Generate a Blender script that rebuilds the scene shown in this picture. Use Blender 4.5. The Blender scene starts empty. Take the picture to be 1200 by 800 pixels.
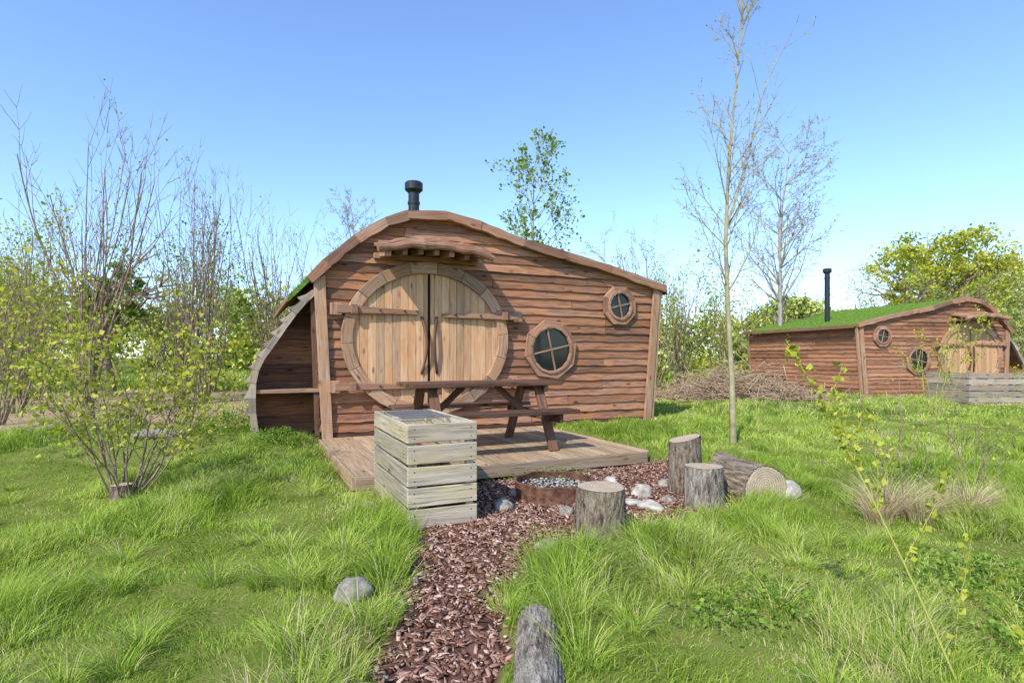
import bpy, math, random
import numpy as np
from mathutils import Vector, Matrix
rng=np.random.default_rng(11); random.seed(5)
S=bpy.context.scene
COL=S.collection
A25=math.radians(25); DX,DY=math.cos(A25),math.sin(A25); NX,NY=-DY,DX
LX,LY=-2.64,8.0           # cabin front-left corner
# ------------------------------------------------------------------ utils
def empty(name,loc=(0,0,0),rz=0,scale=1):
    o=bpy.data.objects.new(name,None); COL.objects.link(o)
    o.location=loc; o.rotation_euler=(0,0,rz); o.scale=(scale,)*3; return o
def mk(name,V,Fs,mat,attrs=None,parent=None,smooth=False):
    me=bpy.data.meshes.new(name)
    V=np.ascontiguousarray(np.asarray(V,np.float32).reshape(-1,3))
    if isinstance(Fs,np.ndarray): Fs=[Fs]
    loops=np.concatenate([f.ravel() for f in Fs]).astype(np.int32)
    tot=np.concatenate([np.full(len(f),f.shape[1]) for f in Fs])
    st=np.concatenate([[0],np.cumsum(tot)[:-1]]).astype(np.int32)
    me.vertices.add(len(V)); me.vertices.foreach_set('co',V.ravel())
    me.loops.add(len(loops)); me.loops.foreach_set('vertex_index',loops)
    me.polygons.add(len(tot)); me.polygons.foreach_set('loop_start',st)
    if smooth: me.polygons.foreach_set('use_smooth',np.ones(len(tot),bool))
    me.update(calc_edges=True)
    for k,a in (attrs or {}).items():
        at=me.attributes.new(k,'FLOAT','POINT'); at.data.foreach_set('value',np.asarray(a,np.float32))
    me.materials.append(mat)
    o=bpy.data.objects.new(name,me); COL.objects.link(o)
    if parent: o.parent=parent
    return o
def vnoise(x,y,seed=0):
    x=np.asarray(x,float); y=np.asarray(y,float)
    g=np.random.default_rng(seed).random((64,64))
    xi=np.floor(x).astype(int); yi=np.floor(y).astype(int); fx=x-xi; fy=y-yi
    fx=fx*fx*(3-2*fx); fy=fy*fy*(3-2*fy)
    a=g[xi%64,yi%64]; b=g[(xi+1)%64,yi%64]; c=g[xi%64,(yi+1)%64]; d=g[(xi+1)%64,(yi+1)%64]
    return (a*(1-fx)+b*fx)*(1-fy)+(c*(1-fx)+d*fx)*fy
def fbm(x,y,seed=0,o=3):
    s=0;a=.5;t=0
    for i in range(o):
        s=s+a*vnoise(x*2**i+i*7.3,y*2**i-i*3.1,seed+i); t+=a; a*=.5
    return s/t
def ss(a,b,x):
    t=np.clip((x-a)/(b-a),0,1); return t*t*(3-2*t)
def loc_uw(x,y):
    rx,ry=x-LX,y-LY; return rx*DX+ry*DY, rx*NX+ry*NY
def H(x,y):
    x=np.asarray(x,float); y=np.asarray(y,float)
    h=.17*ss(4.2,7.8,y)+.2*np.exp(-((x+5.0)/2.2)**2-((y-9.3)/2.4)**2)
    h=h+.10*(fbm(x*.45,y*.45,3)-.5)*ss(1.2,3,np.abs(x-.3))+.07*(fbm(x*1.6,y*1.6,9)-.5)
    u,w=loc_uw(x,y)
    m=ss(-.35,0,u)*(1-ss(3.3,3.7,u))*ss(-3.2,-2.85,w)*(1-ss(4,4.6,w))
    m2=ss(-1,-.6,u)*(1-ss(5.7,6.1,u))*ss(-.3,.1,w)*(1-ss(4,4.6,w))
    m=np.maximum(m,m2*.6)
    h=h*(1-m)+.02*m
    return h-.035*pathm(x,y)
PATH=np.array([(-.5,-3),(-.56,2.2),(-.6,2.8),(-.62,3.5),(-.74,4.15),(-.9,4.5),(-1.2,5.0),(-1.45,5.6),(-1.2,6.4),(1.5,7.4),(1.85,6.3),(2.15,5.7),(2.2,5.1),(1.85,4.65),(1.1,4.4),(.75,4.0),(.35,3.8),(.1,3.4),(0,2.8),(-.03,2.2),(0,-3)])
def pathm(x,y):
    x=np.asarray(x,float); y=np.asarray(y,float)
    x2=x+.14*(vnoise(x*4,y*4,21)-.5)+.08*(vnoise(x*11,y*11,22)-.5); y2=y+.14*(vnoise(x*4+9,y*4,23)-.5)
    ins=np.zeros(x.shape,bool); n=len(PATH); j=n-1
    for i in range(n):
        xi,yi=PATH[i]; xj,yj=PATH[j]
        c=((yi>y2)!=(yj>y2))&(x2<(xj-xi)*(y2-yi)/((yj-yi)+1e-9)+xi); ins^=c; j=i
    return ins.astype(float)
def dirtm(x,y):
    a=np.exp(-((x+7.2)/4.2)**4-((y-9.9)/1.9)**4)
    b=np.exp(-((x-6)/3.2)**4-((y-16.5)/1.6)**4)
    c=.8*np.exp(-((x+9)/7)**4-((y-16)/4)**4)
    return ss(.25,.55,np.clip(a+b+c,0,1)*(.5+fbm(x*1.3,y*1.3,31)))
def hz(x,y): return float(H(np.array([x]),np.array([y]))[0])
# ------------------------------------------------------------------ materials
def newmat(name):
    m=bpy.data.materials.new(name); m.use_nodes=True; nt=m.node_tree; nt.nodes.clear()
    o=nt.nodes.new('ShaderNodeOutputMaterial'); b=nt.nodes.new('ShaderNodeBsdfPrincipled')
    nt.links.new(b.outputs[0],o.inputs[0]); return m,nt,b,o
def N(nt,t,**k):
    n=nt.nodes.new(t)
    for a,v in k.items():
        if a.startswith('i_'): n.inputs[a[2:].replace('_',' ')].default_value=v
        else: setattr(n,a,v)
    return n
def ramp(nt,src,stops):
    r=nt.nodes.new('ShaderNodeValToRGB'); e=r.color_ramp.elements
    while len(e)<len(stops): e.new(.5)
    for i,(p,c) in enumerate(stops): e[i].position=p; e[i].color=(*c,1) if len(c)==3 else c
    nt.links.new(src,r.inputs[0]); return r.outputs[0]
def mixc(nt,f,a,b,mode='MIX'):
    n=nt.nodes.new('ShaderNodeMix'); n.data_type='RGBA'; n.blend_type=mode
    for s,v in ((0,f),(6,a),(7,b)):
        if isinstance(v,(int,float)): n.inputs[s].default_value=v
        elif isinstance(v,tuple): n.inputs[s].default_value=(*v,1)
        else: nt.links.new(v,n.inputs[s])
    return n.outputs[2]
def noise(nt,vec,scale,detail=4,rough=.6,mapscale=None):
    if mapscale:
        mp=nt.nodes.new('ShaderNodeMapping'); mp.inputs['Scale'].default_value=mapscale
        nt.links.new(vec,mp.inputs[0]); vec=mp.outputs[0]
    n=N(nt,'ShaderNodeTexNoise',i_Scale=scale,i_Detail=detail,i_Roughness=rough)
    if vec is not None: nt.links.new(vec,n.inputs['Vector'])
    return n.outputs['Fac']
def bump(nt,b,h,st=.4,dist=.01):
    n=N(nt,'ShaderNodeBump',i_Strength=st,i_Distance=dist); nt.links.new(h,n.inputs['Height']); nt.links.new(n.outputs[0],b.inputs['Normal'])
def attr(nt,name,vec=False):
    n=N(nt,'ShaderNodeAttribute',attribute_name=name); return n.outputs['Vector'] if vec else n.outputs['Fac']
def wood(name,ca,cb,cc,dark,rough=.8,knots=True,blotch=.5,var=(.62,1.2),crack=.5):
    m,nt,b,o=newmat(name); v=attr(nt,'bc',True)
    g=noise(nt,v,1,3,.65,(1.6,30,30)); bl=noise(nt,v,1,2,.6,(1.7,4,4))
    c=ramp(nt,g,[(.33,ca),(.62,cb)])
    c=mixc(nt,ramp(nt,bl,[(.5-.16*blotch,(0,0,0)),(.5+.25*blotch,(1,1,1))]),c,cc)
    gg=noise(nt,v,1,2,.7,(3,80,80)); c=mixc(nt,ramp(nt,gg,[(.30,(crack+.3,)*3),(.46,(0,0,0))]),c,dark)
    if knots:
        mp=N(nt,'ShaderNodeMapping'); mp.inputs['Scale'].default_value=(2.6,7,7); nt.links.new(v,mp.inputs[0])
        vo=N(nt,'ShaderNodeTexVoronoi',i_Scale=1.0); nt.links.new(mp.outputs[0],vo.inputs['Vector'])
        c=mixc(nt,ramp(nt,vo.outputs['Distance'],[(.07,(.9,.9,.9)),(.17,(0,0,0))]),c,dark)
    r=attr(nt,'rnd'); rr=ramp(nt,r,[(0,(var[0],)*3),(.5,((var[0]+var[1])/2*1.06,(var[0]+var[1])/2*.97,(var[0]+var[1])/2*.9)),(1,(var[1],var[1]*.98,var[1]*.95))])
    c=mixc(nt,1.0,c,rr,'MULTIPLY')
    nt.links.new(c,b.inputs['Base Color']); b.inputs['Roughness'].default_value=rough
    b.inputs['Specular IOR Level'].default_value=.12
    bump(nt,b,g,.5,.008); return m
M_clad=wood('cladding_wood',(.20,.095,.06),(.40,.225,.15),(.44,.20,.095),(.07,.032,.021),var=(.55,1.25),crack=.6,blotch=.8)
M_trim=wood('trim_wood',(.31,.19,.125),(.52,.36,.245),(.43,.255,.15),(.13,.07,.045))
M_fasc=wood('fascia_wood',(.24,.13,.085),(.42,.265,.18),(.35,.18,.11),(.11,.055,.035))
M_door=wood('door_wood',(.46,.265,.14),(.66,.45,.275),(.61,.335,.165),(.20,.105,.06),blotch=.8,var=(.72,1.08),crack=.3)
M_hinge=wood('hinge_wood',(.25,.135,.09),(.42,.265,.18),(.36,.195,.12),(.11,.055,.04))
M_grey=wood('weathered_grey_wood',(.29,.245,.19),(.51,.455,.36),(.44,.375,.235),(.14,.11,.085),var=(.68,1.2),crack=.5)
M_silver=wood('silvered_edge_wood',(.28,.235,.19),(.47,.41,.34),(.38,.31,.23),(.13,.10,.08))
M_deck=wood('deck_wood',(.33,.235,.15),(.54,.41,.28),(.45,.32,.19),(.15,.10,.07),var=(.68,1.15),crack=.45)
M_table=wood('table_wood',(.085,.043,.028),(.20,.115,.075),(.16,.085,.055),(.03,.02,.014))
def simple(name,col,rough=.6,metal=0,ns=None,c2=None,bs=.3,bd=.005):
    m,nt,b,o=newmat(name); b.inputs['Roughness'].default_value=rough; b.inputs['Metallic'].default_value=metal
    if rough>.75: b.inputs['Specular IOR Level'].default_value=.15
    if ns:
        tc=N(nt,'ShaderNodeTexCoord'); n=noise(nt,tc.outputs['Object'],ns,3,.65)
        nt.links.new(ramp(nt,n,[(.35,col),(.65,c2 or col)]),b.inputs['Base Color'])
        if bs: bump(nt,b,n,bs,bd)
    else: b.inputs['Base Color'].default_value=(*col,1)
    return m
M_dark=simple('dark_backing',(.02,.014,.01),.9)
M_black=simple('black_metal',(.018,.018,.02),.45,.3,30,(.03,.03,.032))
M_steel=simple('wire_steel',(.3,.3,.3),.4,.8)
M_rust=simple('rusty_steel',(.10,.045,.03),.85,.1,14,(.26,.13,.085))
M_glass=simple('window_glass',(.010,.012,.014),.08); 
M_turf=simple('turf_roof',(.08,.16,.015),.95,0,14,(.17,.26,.035),.9,.03)
M_barkg=simple('branch_bark',(.17,.12,.08),.9,0,9,(.34,.25,.17),0)
M_barkp=simple('pale_branch_bark',(.24,.21,.17),.9,0,9,(.42,.37,.31),0)
M_brush=simple('dead_brush',(.28,.18,.11),.9,0,3,(.52,.38,.25),0)
M_barky=simple('green_trunk_bark',(.24,.20,.10),.8,0,5,(.42,.37,.22),0)
M_twigy=simple('young_stem',(.32,.32,.06),.7)
M_rock=simple('rock_stone',(.16,.135,.11),.95,0,9,(.38,.33,.27),.8,.02)
M_rockw=simple('pale_rock',(.30,.26,.21),.95,0,9,(.58,.52,.44),.8,.02)
M_ash=simple('ash_gravel',(.08,.075,.07),.95,0,30,(.38,.36,.34),1,.02)
def barkmat(name,k=1.0,g=0.0):
    m,nt,b,o=newmat(name); tc=N(nt,'ShaderNodeTexCoord').outputs['Object']
    n=noise(nt,tc,1,4,.7,(34,34,9)); n2=noise(nt,tc,6,3)
    f=lambda c:tuple(min(.8,(q*(1-g)+g*(sum(c)/3))*k) for q in c)
    c=ramp(nt,n,[(.36,f((.05,.033,.024))),(.5,f((.20,.145,.10))),(.66,f((.38,.29,.22)))]); c=mixc(nt,ramp(nt,n2,[(.4,(0,0,0)),(.7,(.6,.6,.6))]),c,f((.32,.28,.19)))
    nt.links.new(c,b.inputs['Base Color']); b.inputs['Roughness'].default_value=.95; b.inputs['Specular IOR Level'].default_value=.1; bump(nt,b,n,1,.05); return m
M_bark=barkmat('stump_bark'); M_barkold=barkmat('silvered_old_bark',1.45,.3)
def cutmat():
    m,nt,b,o=newmat('cut_log_face'); tc=N(nt,'ShaderNodeTexCoord')
    w=N(nt,'ShaderNodeTexWave',wave_type='RINGS',rings_direction='Z',i_Scale=14,i_Distortion=2.5,i_Detail=3)
    nt.links.new(tc.outputs['Object'],w.inputs[0]); n=noise(nt,tc.outputs['Object'],9,4)
    c=ramp(nt,w.outputs['Fac'],[(.2,(.38,.27,.17)),(.8,(.56,.43,.29))]); c=mixc(nt,ramp(nt,n,[(.4,(0,0,0)),(.75,(.7,.7,.7))]),c,(.28,.21,.15))
    nt.links.new(c,b.inputs['Base Color']); b.inputs['Roughness'].default_value=.9; bump(nt,b,n,.5,.01); return m
M_cut=cutmat()
def leafmat(name,stops,trans=.4):
    m,nt,b,o=newmat(name); nt.nodes.remove(b); c=ramp(nt,attr(nt,'rnd'),stops)
    d=N(nt,'ShaderNodeBsdfDiffuse'); nt.links.new(c,d.inputs[0])
    if trans>0:
        t=N(nt,'ShaderNodeBsdfTranslucent'); nt.links.new(mixc(nt,1.0,c,(1.05,1.1,.6),'MULTIPLY'),t.inputs[0])
        mx=N(nt,'ShaderNodeMixShader'); mx.inputs[0].default_value=trans
        nt.links.new(d.outputs[0],mx.inputs[1]); nt.links.new(t.outputs[0],mx.inputs[2]); nt.links.new(mx.outputs[0],o.inputs[0])
    else: nt.links.new(d.outputs[0],o.inputs[0])
    return m
M_grass=leafmat('grass_blades',[(0,(.08,.145,.018)),(.3,(.19,.295,.035)),(.65,(.37,.48,.075)),(.9,(.55,.60,.15)),(1,(.66,.55,.31))],.30)
M_straw=leafmat('dry_straw',[(0,(.36,.26,.13)),(1,(.72,.58,.36))],.2)
M_leafy=leafmat('yellow_green_leaves',[(0,(.20,.23,.025)),(.5,(.43,.45,.06)),(1,(.66,.61,.11))],.4)
M_leafg=leafmat('fresh_green_leaves',[(0,(.09,.16,.02)),(.5,(.23,.34,.05)),(1,(.42,.51,.11))],.4)
M_far=leafmat('distant_foliage',[(0,(.14,.19,.035)),(.5,(.30,.36,.075)),(1,(.48,.51,.14))],0)
M_leafd=leafmat('weed_leaves',[(0,(.07,.14,.02)),(.6,(.17,.28,.04)),(1,(.30,.41,.08))],.3)
M_chip=leafmat('bark_chips',[(0,(.08,.036,.025)),(.45,(.25,.13,.09)),(.85,(.46,.28,.205)),(1,(.64,.48,.38))],.0)
def groundmat():
    m,nt,b,o=newmat('ground_soil_grass'); tc=N(nt,'ShaderNodeTexCoord').outputs['Object']
    n1=noise(nt,tc,.35,3); n2=noise(nt,tc,7,3,.7)
    g=ramp(nt,n1,[(.3,(.09,.125,.02)),(.7,(.17,.21,.04))]); g=mixc(nt,ramp(nt,n2,[(.35,(0,0,0)),(.7,(.8,.8,.8))]),g,(.20,.19,.06))
    soil=ramp(nt,n2,[(.3,(.045,.024,.018)),(.7,(.20,.105,.075))])
    dirt=ramp(nt,n2,[(.3,(.24,.15,.09)),(.7,(.48,.35,.22))])
    c=mixc(nt,attr(nt,'path'),g,soil); c=mixc(nt,attr(nt,'dirt'),c,dirt)
    nt.nodes.remove(b); d=N(nt,'ShaderNodeBsdfDiffuse'); nt.links.new(c,d.inputs[0]); nt.links.new(d.outputs[0],o.inputs[0]); return m
# ------------------------------------------------------------------ board builder
class B:
    def __init__(s): s.v=[];s.f=[];s.bc=[];s.r=[]
    def add(s,vs,fs,bcs,r=None):
        r=random.random() if r is None else r; k=len(s.v); off=(random.random()*40,random.random()*40,random.random()*40)
        s.v+= [tuple(v) for v in vs]; s.f+=[tuple(i+k for i in f) for f in fs]
        s.bc+=[(b[0]+off[0],b[1]+off[1],b[2]+off[2]) for b in bcs]; s.r+=[r]*len(vs)
    def beam(s,p0,p1,w,t,up=(0,0,1),r=None,w1=None):
        p0=Vector(p0);p1=Vector(p1);a=(p1-p0);L=a.length;a.normalize();sd=a.cross(Vector(up)).normalized();u=sd.cross(a)
        w1=w if w1 is None else w1; vs=[];bc=[]
        for p,l,ww in((p0,0,w),(p1,L,w1)):
            for x,y in((-1,-1),(1,-1),(1,1),(-1,1)):
                vs.append(p+sd*x*ww/2+u*y*t/2); bc.append((l,x*ww/2,y*t/2))
        s.add(vs,[(3,2,1,0),(4,5,6,7),(0,1,5,4),(1,2,6,5),(2,3,7,6),(3,0,4,7)],bc,r)
    def prism(s,poly,y0,y1,ang=0,r=None):
        n=len(poly);c,q=math.cos(ang),math.sin(ang);vs=[];bc=[]
        for y in(y0,y1):
            for x,z in poly: vs.append((x,y,z)); bc.append((x*c+z*q,-x*q+z*c,y))
        fs=[tuple(range(n)),tuple(range(2*n-1,n-1,-1))]+[(i,i+n,(i+1)%n+n,(i+1)%n) for i in range(n)]
        s.add(vs,fs,bc,r)
    def tube(s,pts,rad,n=8,r=None):
        vs=[];bc=[];l=0;pts=[Vector(p) for p in pts]
        for i,p in enumerate(pts):
            a=(pts[min(i+1,len(pts)-1)]-pts[max(i-1,0)]).normalized()
            x=a.orthogonal().normalized() if abs(a.z)>.9 else a.cross(Vector((0,0,1))).normalized(); y=a.cross(x)
            if i: l+=(p-pts[i-1]).length
            rr=rad[i] if hasattr(rad,'__len__') else rad
            for k in range(n):
                t=2*math.pi*k/n; q=(x*math.cos(t)+y*math.sin(t))*rr; vs.append(p+q); bc.append((l,math.cos(t)*rr,math.sin(t)*rr))
        m=len(pts);fs=[(i*n+k,i*n+(k+1)%n,(i+1)*n+(k+1)%n,(i+1)*n+k) for i in range(m-1) for k in range(n)]
        fs+=[tuple(range(n-1,-1,-1)),tuple(range((m-1)*n,m*n))]; s.add(vs,fs,bc,r)
    def obj(s,name,mat,parent=None,bevel=0,mirror=None,smooth=False):
        v=s.v;f=s.f
        if mirror is not None: v=[(mirror-a,b,c) for a,b,c in v]; f=[q[::-1] for q in f]
        me=bpy.data.meshes.new(name); me.from_pydata(v,[],f); me.update()
        a=me.attributes.new('bc','FLOAT_VECTOR','POINT'); a.data.foreach_set('vector',np.array(s.bc,np.float32).ravel())
        a=me.attributes.new('rnd','FLOAT','POINT'); a.data.foreach_set('value',np.array(s.r,np.float32))
        me.materials.append(mat)
        if smooth: me.polygons.foreach_set('use_smooth',[True]*len(me.polygons))
        o=bpy.data.objects.new(name,me); COL.objects.link(o)
        if parent: o.parent=parent
        if bevel: md=o.modifiers.new('bevel','BEVEL'); md.width=bevel; md.segments=1; md.limit_method='ANGLE'
        return o
# ------------------------------------------------------------------ cabin
PR=[(-.225,2.367),(0,2.619),(.412,2.991),(.84,3.279),(1.158,3.41),(1.757,3.46),(2.32,3.36),(3.068,3.154),(3.871,3.005),(4.735,2.845),(5.961,2.562)]
pu=np.array([p[0] for p in PR]); pz=np.array([p[1] for p in PR])
def topz(u): return float(np.interp(u,pu,pz))
def uLR(z):
    l=0-.11*(z-.23)/2.12; l2=float(np.interp(z,pz[:6],pu[:6])) if z>pz[0] else -9
    r=5.61+.21*(z-.23)/2.3; r2=float(np.interp(-z,-pz[5:],pu[5:])) if z>pz[-1] else 99
    return max(l,l2),min(r,r2)
def lap_board(b,u00,u01,u10,u11,z0,z1,yf,y0=0.,wav=.005,swap=None):
    n=max(2,int(abs(u01-u00)/.11)); vs=[];bc=[];ph=random.random()*50; yf=yf*random.uniform(.75,1.05)
    for i in range(n+1):
        s=i/n; ub=u00+(u01-u00)*s; ut=u10+(u11-u10)*s
        wz=wav*(math.sin(ub*7+ph)+.8*math.sin(ub*17+ph*2)+.9*(random.random()-.5))
        q=[(ub,y0,z0+wz),(ub,y0-yf,z0+wz),(ut,y0-yf*.4,z1),(ut,y0,z1)]
        for p in q: vs.append(swap(p) if swap else p); bc.append((p[0],p[2],p[1]))
    fs=[]
    for i in range(n):
        for k in range(4): fs.append((i*4+k,(i+1)*4+k,(i+1)*4+(k+1)%4,i*4+(k+1)%4))
    fs+=[(0,1,2,3),(n*4+3,n*4+2,n*4+1,n*4)]; b.add(vs,fs,bc)
def octring(b,cx,cz,ro,ri,y0,y1,n=8,rot=.2):
    for i in range(n):
        a0=rot+2*math.pi*i/n; a1=rot+2*math.pi*(i+1)/n-.012
        poly=[(cx+ro*math.cos(a0),cz+ro*math.sin(a0)),(cx+ro*math.cos(a1),cz+ro*math.sin(a1)),(cx+ri*math.cos(a1),cz+ri*math.sin(a1)),(cx+ri*math.cos(a0),cz+ri*math.sin(a0))]
        b.prism(poly[::-1],y0,y1,(a0+a1)/2+math.pi/2)
def disc(b,cx,cz,r,y0,y1,n=32): b.prism([(cx+r*math.cos(-2*math.pi*i/n),cz+r*math.sin(-2*math.pi*i/n)) for i in range(n)],y0,y1)
def cabin(loc,rz,scale,mirror,depth,chim):
    P=empty('wooden_cabin',loc,rz,scale); mi=5.6 if mirror else None
    b=B(); poly=[(uLR(.2)[0]+.02,.05),(uLR(.2)[1]-.02,.05),(uLR(2.5)[1]-.03,2.52)]
    poly+=[(u,z-.06) for u,z in PR[::-1][1:-1]]+[(-.08,2.36)]
    b.prism(poly,.001,depth-.05); b.obj('wall_core',M_dark,P,mirror=mi)
    for nm,sw in(('front_cladding',None),('back_cladding',lambda p:(p[0],depth-p[1]-.05,p[2]))):
        b=B(); z=.23; 
        while z<3.40:
            z1=min(z+random.uniform(.112,.15),3.44); l0,r0=uLR(z); l1,r1=uLR(z1+.0); cuts=[0]+sorted(random.sample([.2,.33,.45,.58,.7,.82],random.choice([1,1,2])))+[1]
            for a,c in zip(cuts[:-1],cuts[1:]):
                e=.0008
                lap_board(b,l0+(r0-l0)*(a+e),l0+(r0-l0)*(c-e),l1+(r1-l1)*(a+e),l1+(r1-l1)*(c-e),z,z1+.004,.048,swap=sw)
            z=z1
            if z>=3.43:break
        b.obj(nm,M_clad,P,mirror=mi)
    b=B()
    for side in(0,1):
        z=.23; zt=2.36 if side==0 else 2.5
        while z<zt-.02:
            z1=min(z+.142,zt); u0=uLR(z)[side]; u1=uLR(z1)[side]; sg=-1 if side==0 else 1
            def sw(p,sg=sg,u0=u0,u1=u1,z=z,z1=z1): 
                t=(p[2]-z)/(z1-z); return (u0+(u1-u0)*t-sg*p[1]-sg*.01,p[0],p[2])
            c=random.uniform(.3,.7)*depth
            lap_board(b,.02,c-.003,.02,c-.003,z,z1+.004,.045,swap=sw); lap_board(b,c+.003,depth-.06,c+.003,depth-.06,z,z1+.004,.045,swap=sw); z=z1
    b.obj('side_cladding',M_clad,P,mirror=mi)
    b=B(); pts=[(u,z) for u,z in PR]
    for y0,y1 in((-.15,-.052),(depth,depth+.08)):
        for i in range(len(pts)-1):
            (a,za),(c,zc)=pts[i],pts[i+1]; nseg=max(1,int(math.hypot(c-a,zc-za)/.13)); ang=math.atan2(zc-za,c-a); nx,nz=-math.sin(ang),math.cos(ang)
            top=[];bot=[]
            for k in range(nseg+1):
                t=k/nseg; x=a+(c-a)*t; zz=za+(zc-za)*t; w=.028*random.random()
                top.append((x+nx*(.035+w*.5),zz+nz*(.035+w*.5))); bot.append((x-nx*(.075+w),zz-nz*(.075+w)))
            b.prism(bot+top[::-1],y0-random.uniform(0,.02),y1,ang)
    b.obj('roof_fascia',M_fasc,P,mirror=mi)
    b=B(); ext=[(-.46,2.13)]+PR[1:-1]+[(6.02,2.545)]
    for i in range(len(ext)-1):
        (a,za),(c,zc)=ext[i],ext[i+1]
        b.prism([(a,za-.06),(c,zc-.06),(c,zc+.03),(a,za+.03)],.03 if i==0 else -.05,depth)
    b.obj('turf_roof',M_turf,P,mirror=mi)
    m=11000; u=rng.uniform(-.45,5.95,m); yy=rng.uniform(.04,depth,m); eu=[p[0] for p in ext]; ez=[p[1] for p in ext]; zz=np.interp(u,eu,ez)+.028
    if mirror: u=5.6-u
    o=blades('roof_grass',u,yy,.035+.045*rng.random(m),np.full(m,.012),.5+.5*rng.random(m),.10+.5*rng.random(m),M_grass,2,z=zz); o.parent=P
    b=B(); b.beam((6.045,-.05,2.50),(6.045,depth,2.50),.03,.1); b.beam((-.48,.04,2.10),(-.48,depth,2.10),.03,.07); b.obj('eave_boards',M_fasc,P,.004,mi)
    b=B(); b.prism([(-.035,.1),(.11,.1),(.0,2.44),(-.15,2.36)],-.10,-.052,math.pi/2); b.prism([(5.5,.12),(5.64,.12),(5.86,2.5),(5.72,2.55)],-.10,-.052,math.pi/2)
    b.beam((5.69,-.02,.12),(5.90,-.02,2.48),.1,.05,(1,0,0))
    b.beam((5.69,depth-.05,.12),(5.90,depth-.05,2.48),.1,.05,(1,0,0))
    b.obj('corner_boards',M_trim,P,.004,mi)
    b=B(); b.beam((0,-.02,.14),(5.6,-.02,.14),.05,.16); b.beam((5.6,0,.14),(5.6,depth-.1,.14),.05,.16); b.obj('base_skirt',M_table,P,mirror=mi)
    # door
    cx,cz=1.50,1.57
    b=B(); a,bb=1.15,1.0; e=.002
    xs=list(np.arange(cx-a+.005,cx-.03,.118))+[cx-.02]
    halves=[xs,[2*cx-q for q in xs[::-1]]]
    for hx in halves:
        for i in range(len(hx)-1):
            x0,x1=hx[i]+e,hx[i+1]-e
            if x1-x0<.02: continue
            cols=[x0+(x1-x0)*k/3 for k in range(4)]
            f=lambda q:bb*math.sqrt(max(0,1-((q-cx)/a)**2))
            poly=[(q,cz-f(q)) for q in cols]+[(q,cz+f(q)) for q in cols[::-1]]
            b.prism(poly,-.078-random.random()*.006,-.052,math.pi/2)
    b.obj('door_leaves',M_door,P,.003,mi)
    b=B(); b.prism([(cx+1.14*math.cos(-t*math.pi/16),cz+.99*math.sin(-t*math.pi/16)) for t in range(32)],-.0595,-.0515); b.obj('door_gap_backing',M_dark,P,mirror=mi)
    b=B(); n=18
    for i in range(n):
        a0=2*math.pi*i/n+.08;a1=2*math.pi*(i+1)/n+.075
        o=[(cx+1.29*math.cos(t),cz+1.15*math.sin(t)) for t in(a0,(a0+a1)/2,a1)]; q=[(cx+1.13*math.cos(t),cz+.975*math.sin(t)) for t in(a1,(a0+a1)/2,a0)]
        b.prism((o+q)[::-1],-.125-random.random()*.012,-.052,(a0+a1)/2+math.pi/2)
    b.obj('door_ring',M_trim,P,.005,mi)
    b=B()
    for (u0,u1,z) in((.14,1.32,1.97),(.12,1.32,.88),(2.95,1.70,1.94),(2.95,1.70,.88)):
        b.beam((u0,-.15,z),(u1,-.11,z-.015),.115,.05,(0,1,0),w1=.065)
        b.beam((u0,-.1,z-.085),(u0,-.1,z+.085),.15,.13,(0,1,0))
        b.beam((u0+.2*(1 if u1>u0 else -1),-.19,z),(u0+.29*(1 if u1>u0 else -1),-.185,z),.13,.05,(0,1,0))
    b.obj('hinge_straps',M_hinge,P,.006,mi)
    b=B()
    for sg in(-1,1):
        b.tube([(cx+sg*(.12-.06*math.sin(math.pi*t)),-.09-.075*math.sin(math.pi*t),1.05+.85*t) for t in np.linspace(0,1,12)],.022,8)
    b.obj('door_handles',M_table,P,smooth=True,mirror=mi)
    b=B(); 
    for u0,u1,z in((.3,1.2,1.97),(.3,1.2,.88),(1.8,2.8,1.94),(1.8,2.8,.88)):
        for t in(.1,.5,.9): disc(b,u0+(u1-u0)*t,z,.012,-.19,-.13,8)
    b.obj('hinge_bolts',M_black,P,mirror=mi)
    # canopy
    b=B(); lo,hi=.62,2.32
    arch=lambda u:-.10*((u-1.45)/.85)**2
    us=np.linspace(lo+.05,hi-.05,11)
    for i in range(10):
        u0,u1=us[i]+.003,us[i+1]-.003
        z0,z1=2.99+arch(u0),2.99+arch(u1)
        vs=[(u0,-.04,z0),(u1,-.04,z1),(u1,-.60,z1-.10),(u0,-.60,z0-.10)]; vs+=[(p[0],p[1],p[2]+.045) for p in vs]
        b.add(vs,[(3,2,1,0),(4,5,6,7),(0,1,5,4),(1,2,6,5),(2,3,7,6),(3,0,4,7)],[(p[1],p[0],p[2]) for p in vs])
    for i,u in enumerate(np.linspace(lo+.16,hi-.16,7)): b.beam((u,-.05,2.86+arch(u)),(u,-.57,2.79+arch(u)),.07,.09)
    b.beam((lo+.05,-.085,2.76),(hi-.05,-.085,2.76),.07,.08)
    b.obj('canopy_frame',M_fasc,P,.004,mi)
    b=B()
    for k,(dy,dz,rr0) in enumerate(((-.62,.0,.050),(-.585,.06,.036))):
        pts=[];rad=[]
        for u in np.linspace(lo+.02*k,hi-.03*k,30): pts.append((u,dy+.006*math.sin(u*9),2.87+dz+arch(u)+.010*math.sin(u*13+k))); rad.append(rr0+.007*math.sin(u*21+k)+.009*random.random())
        b.tube(pts,rad,9)
    b.obj('canopy_log_edge',M_fasc,P,mirror=mi)
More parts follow.
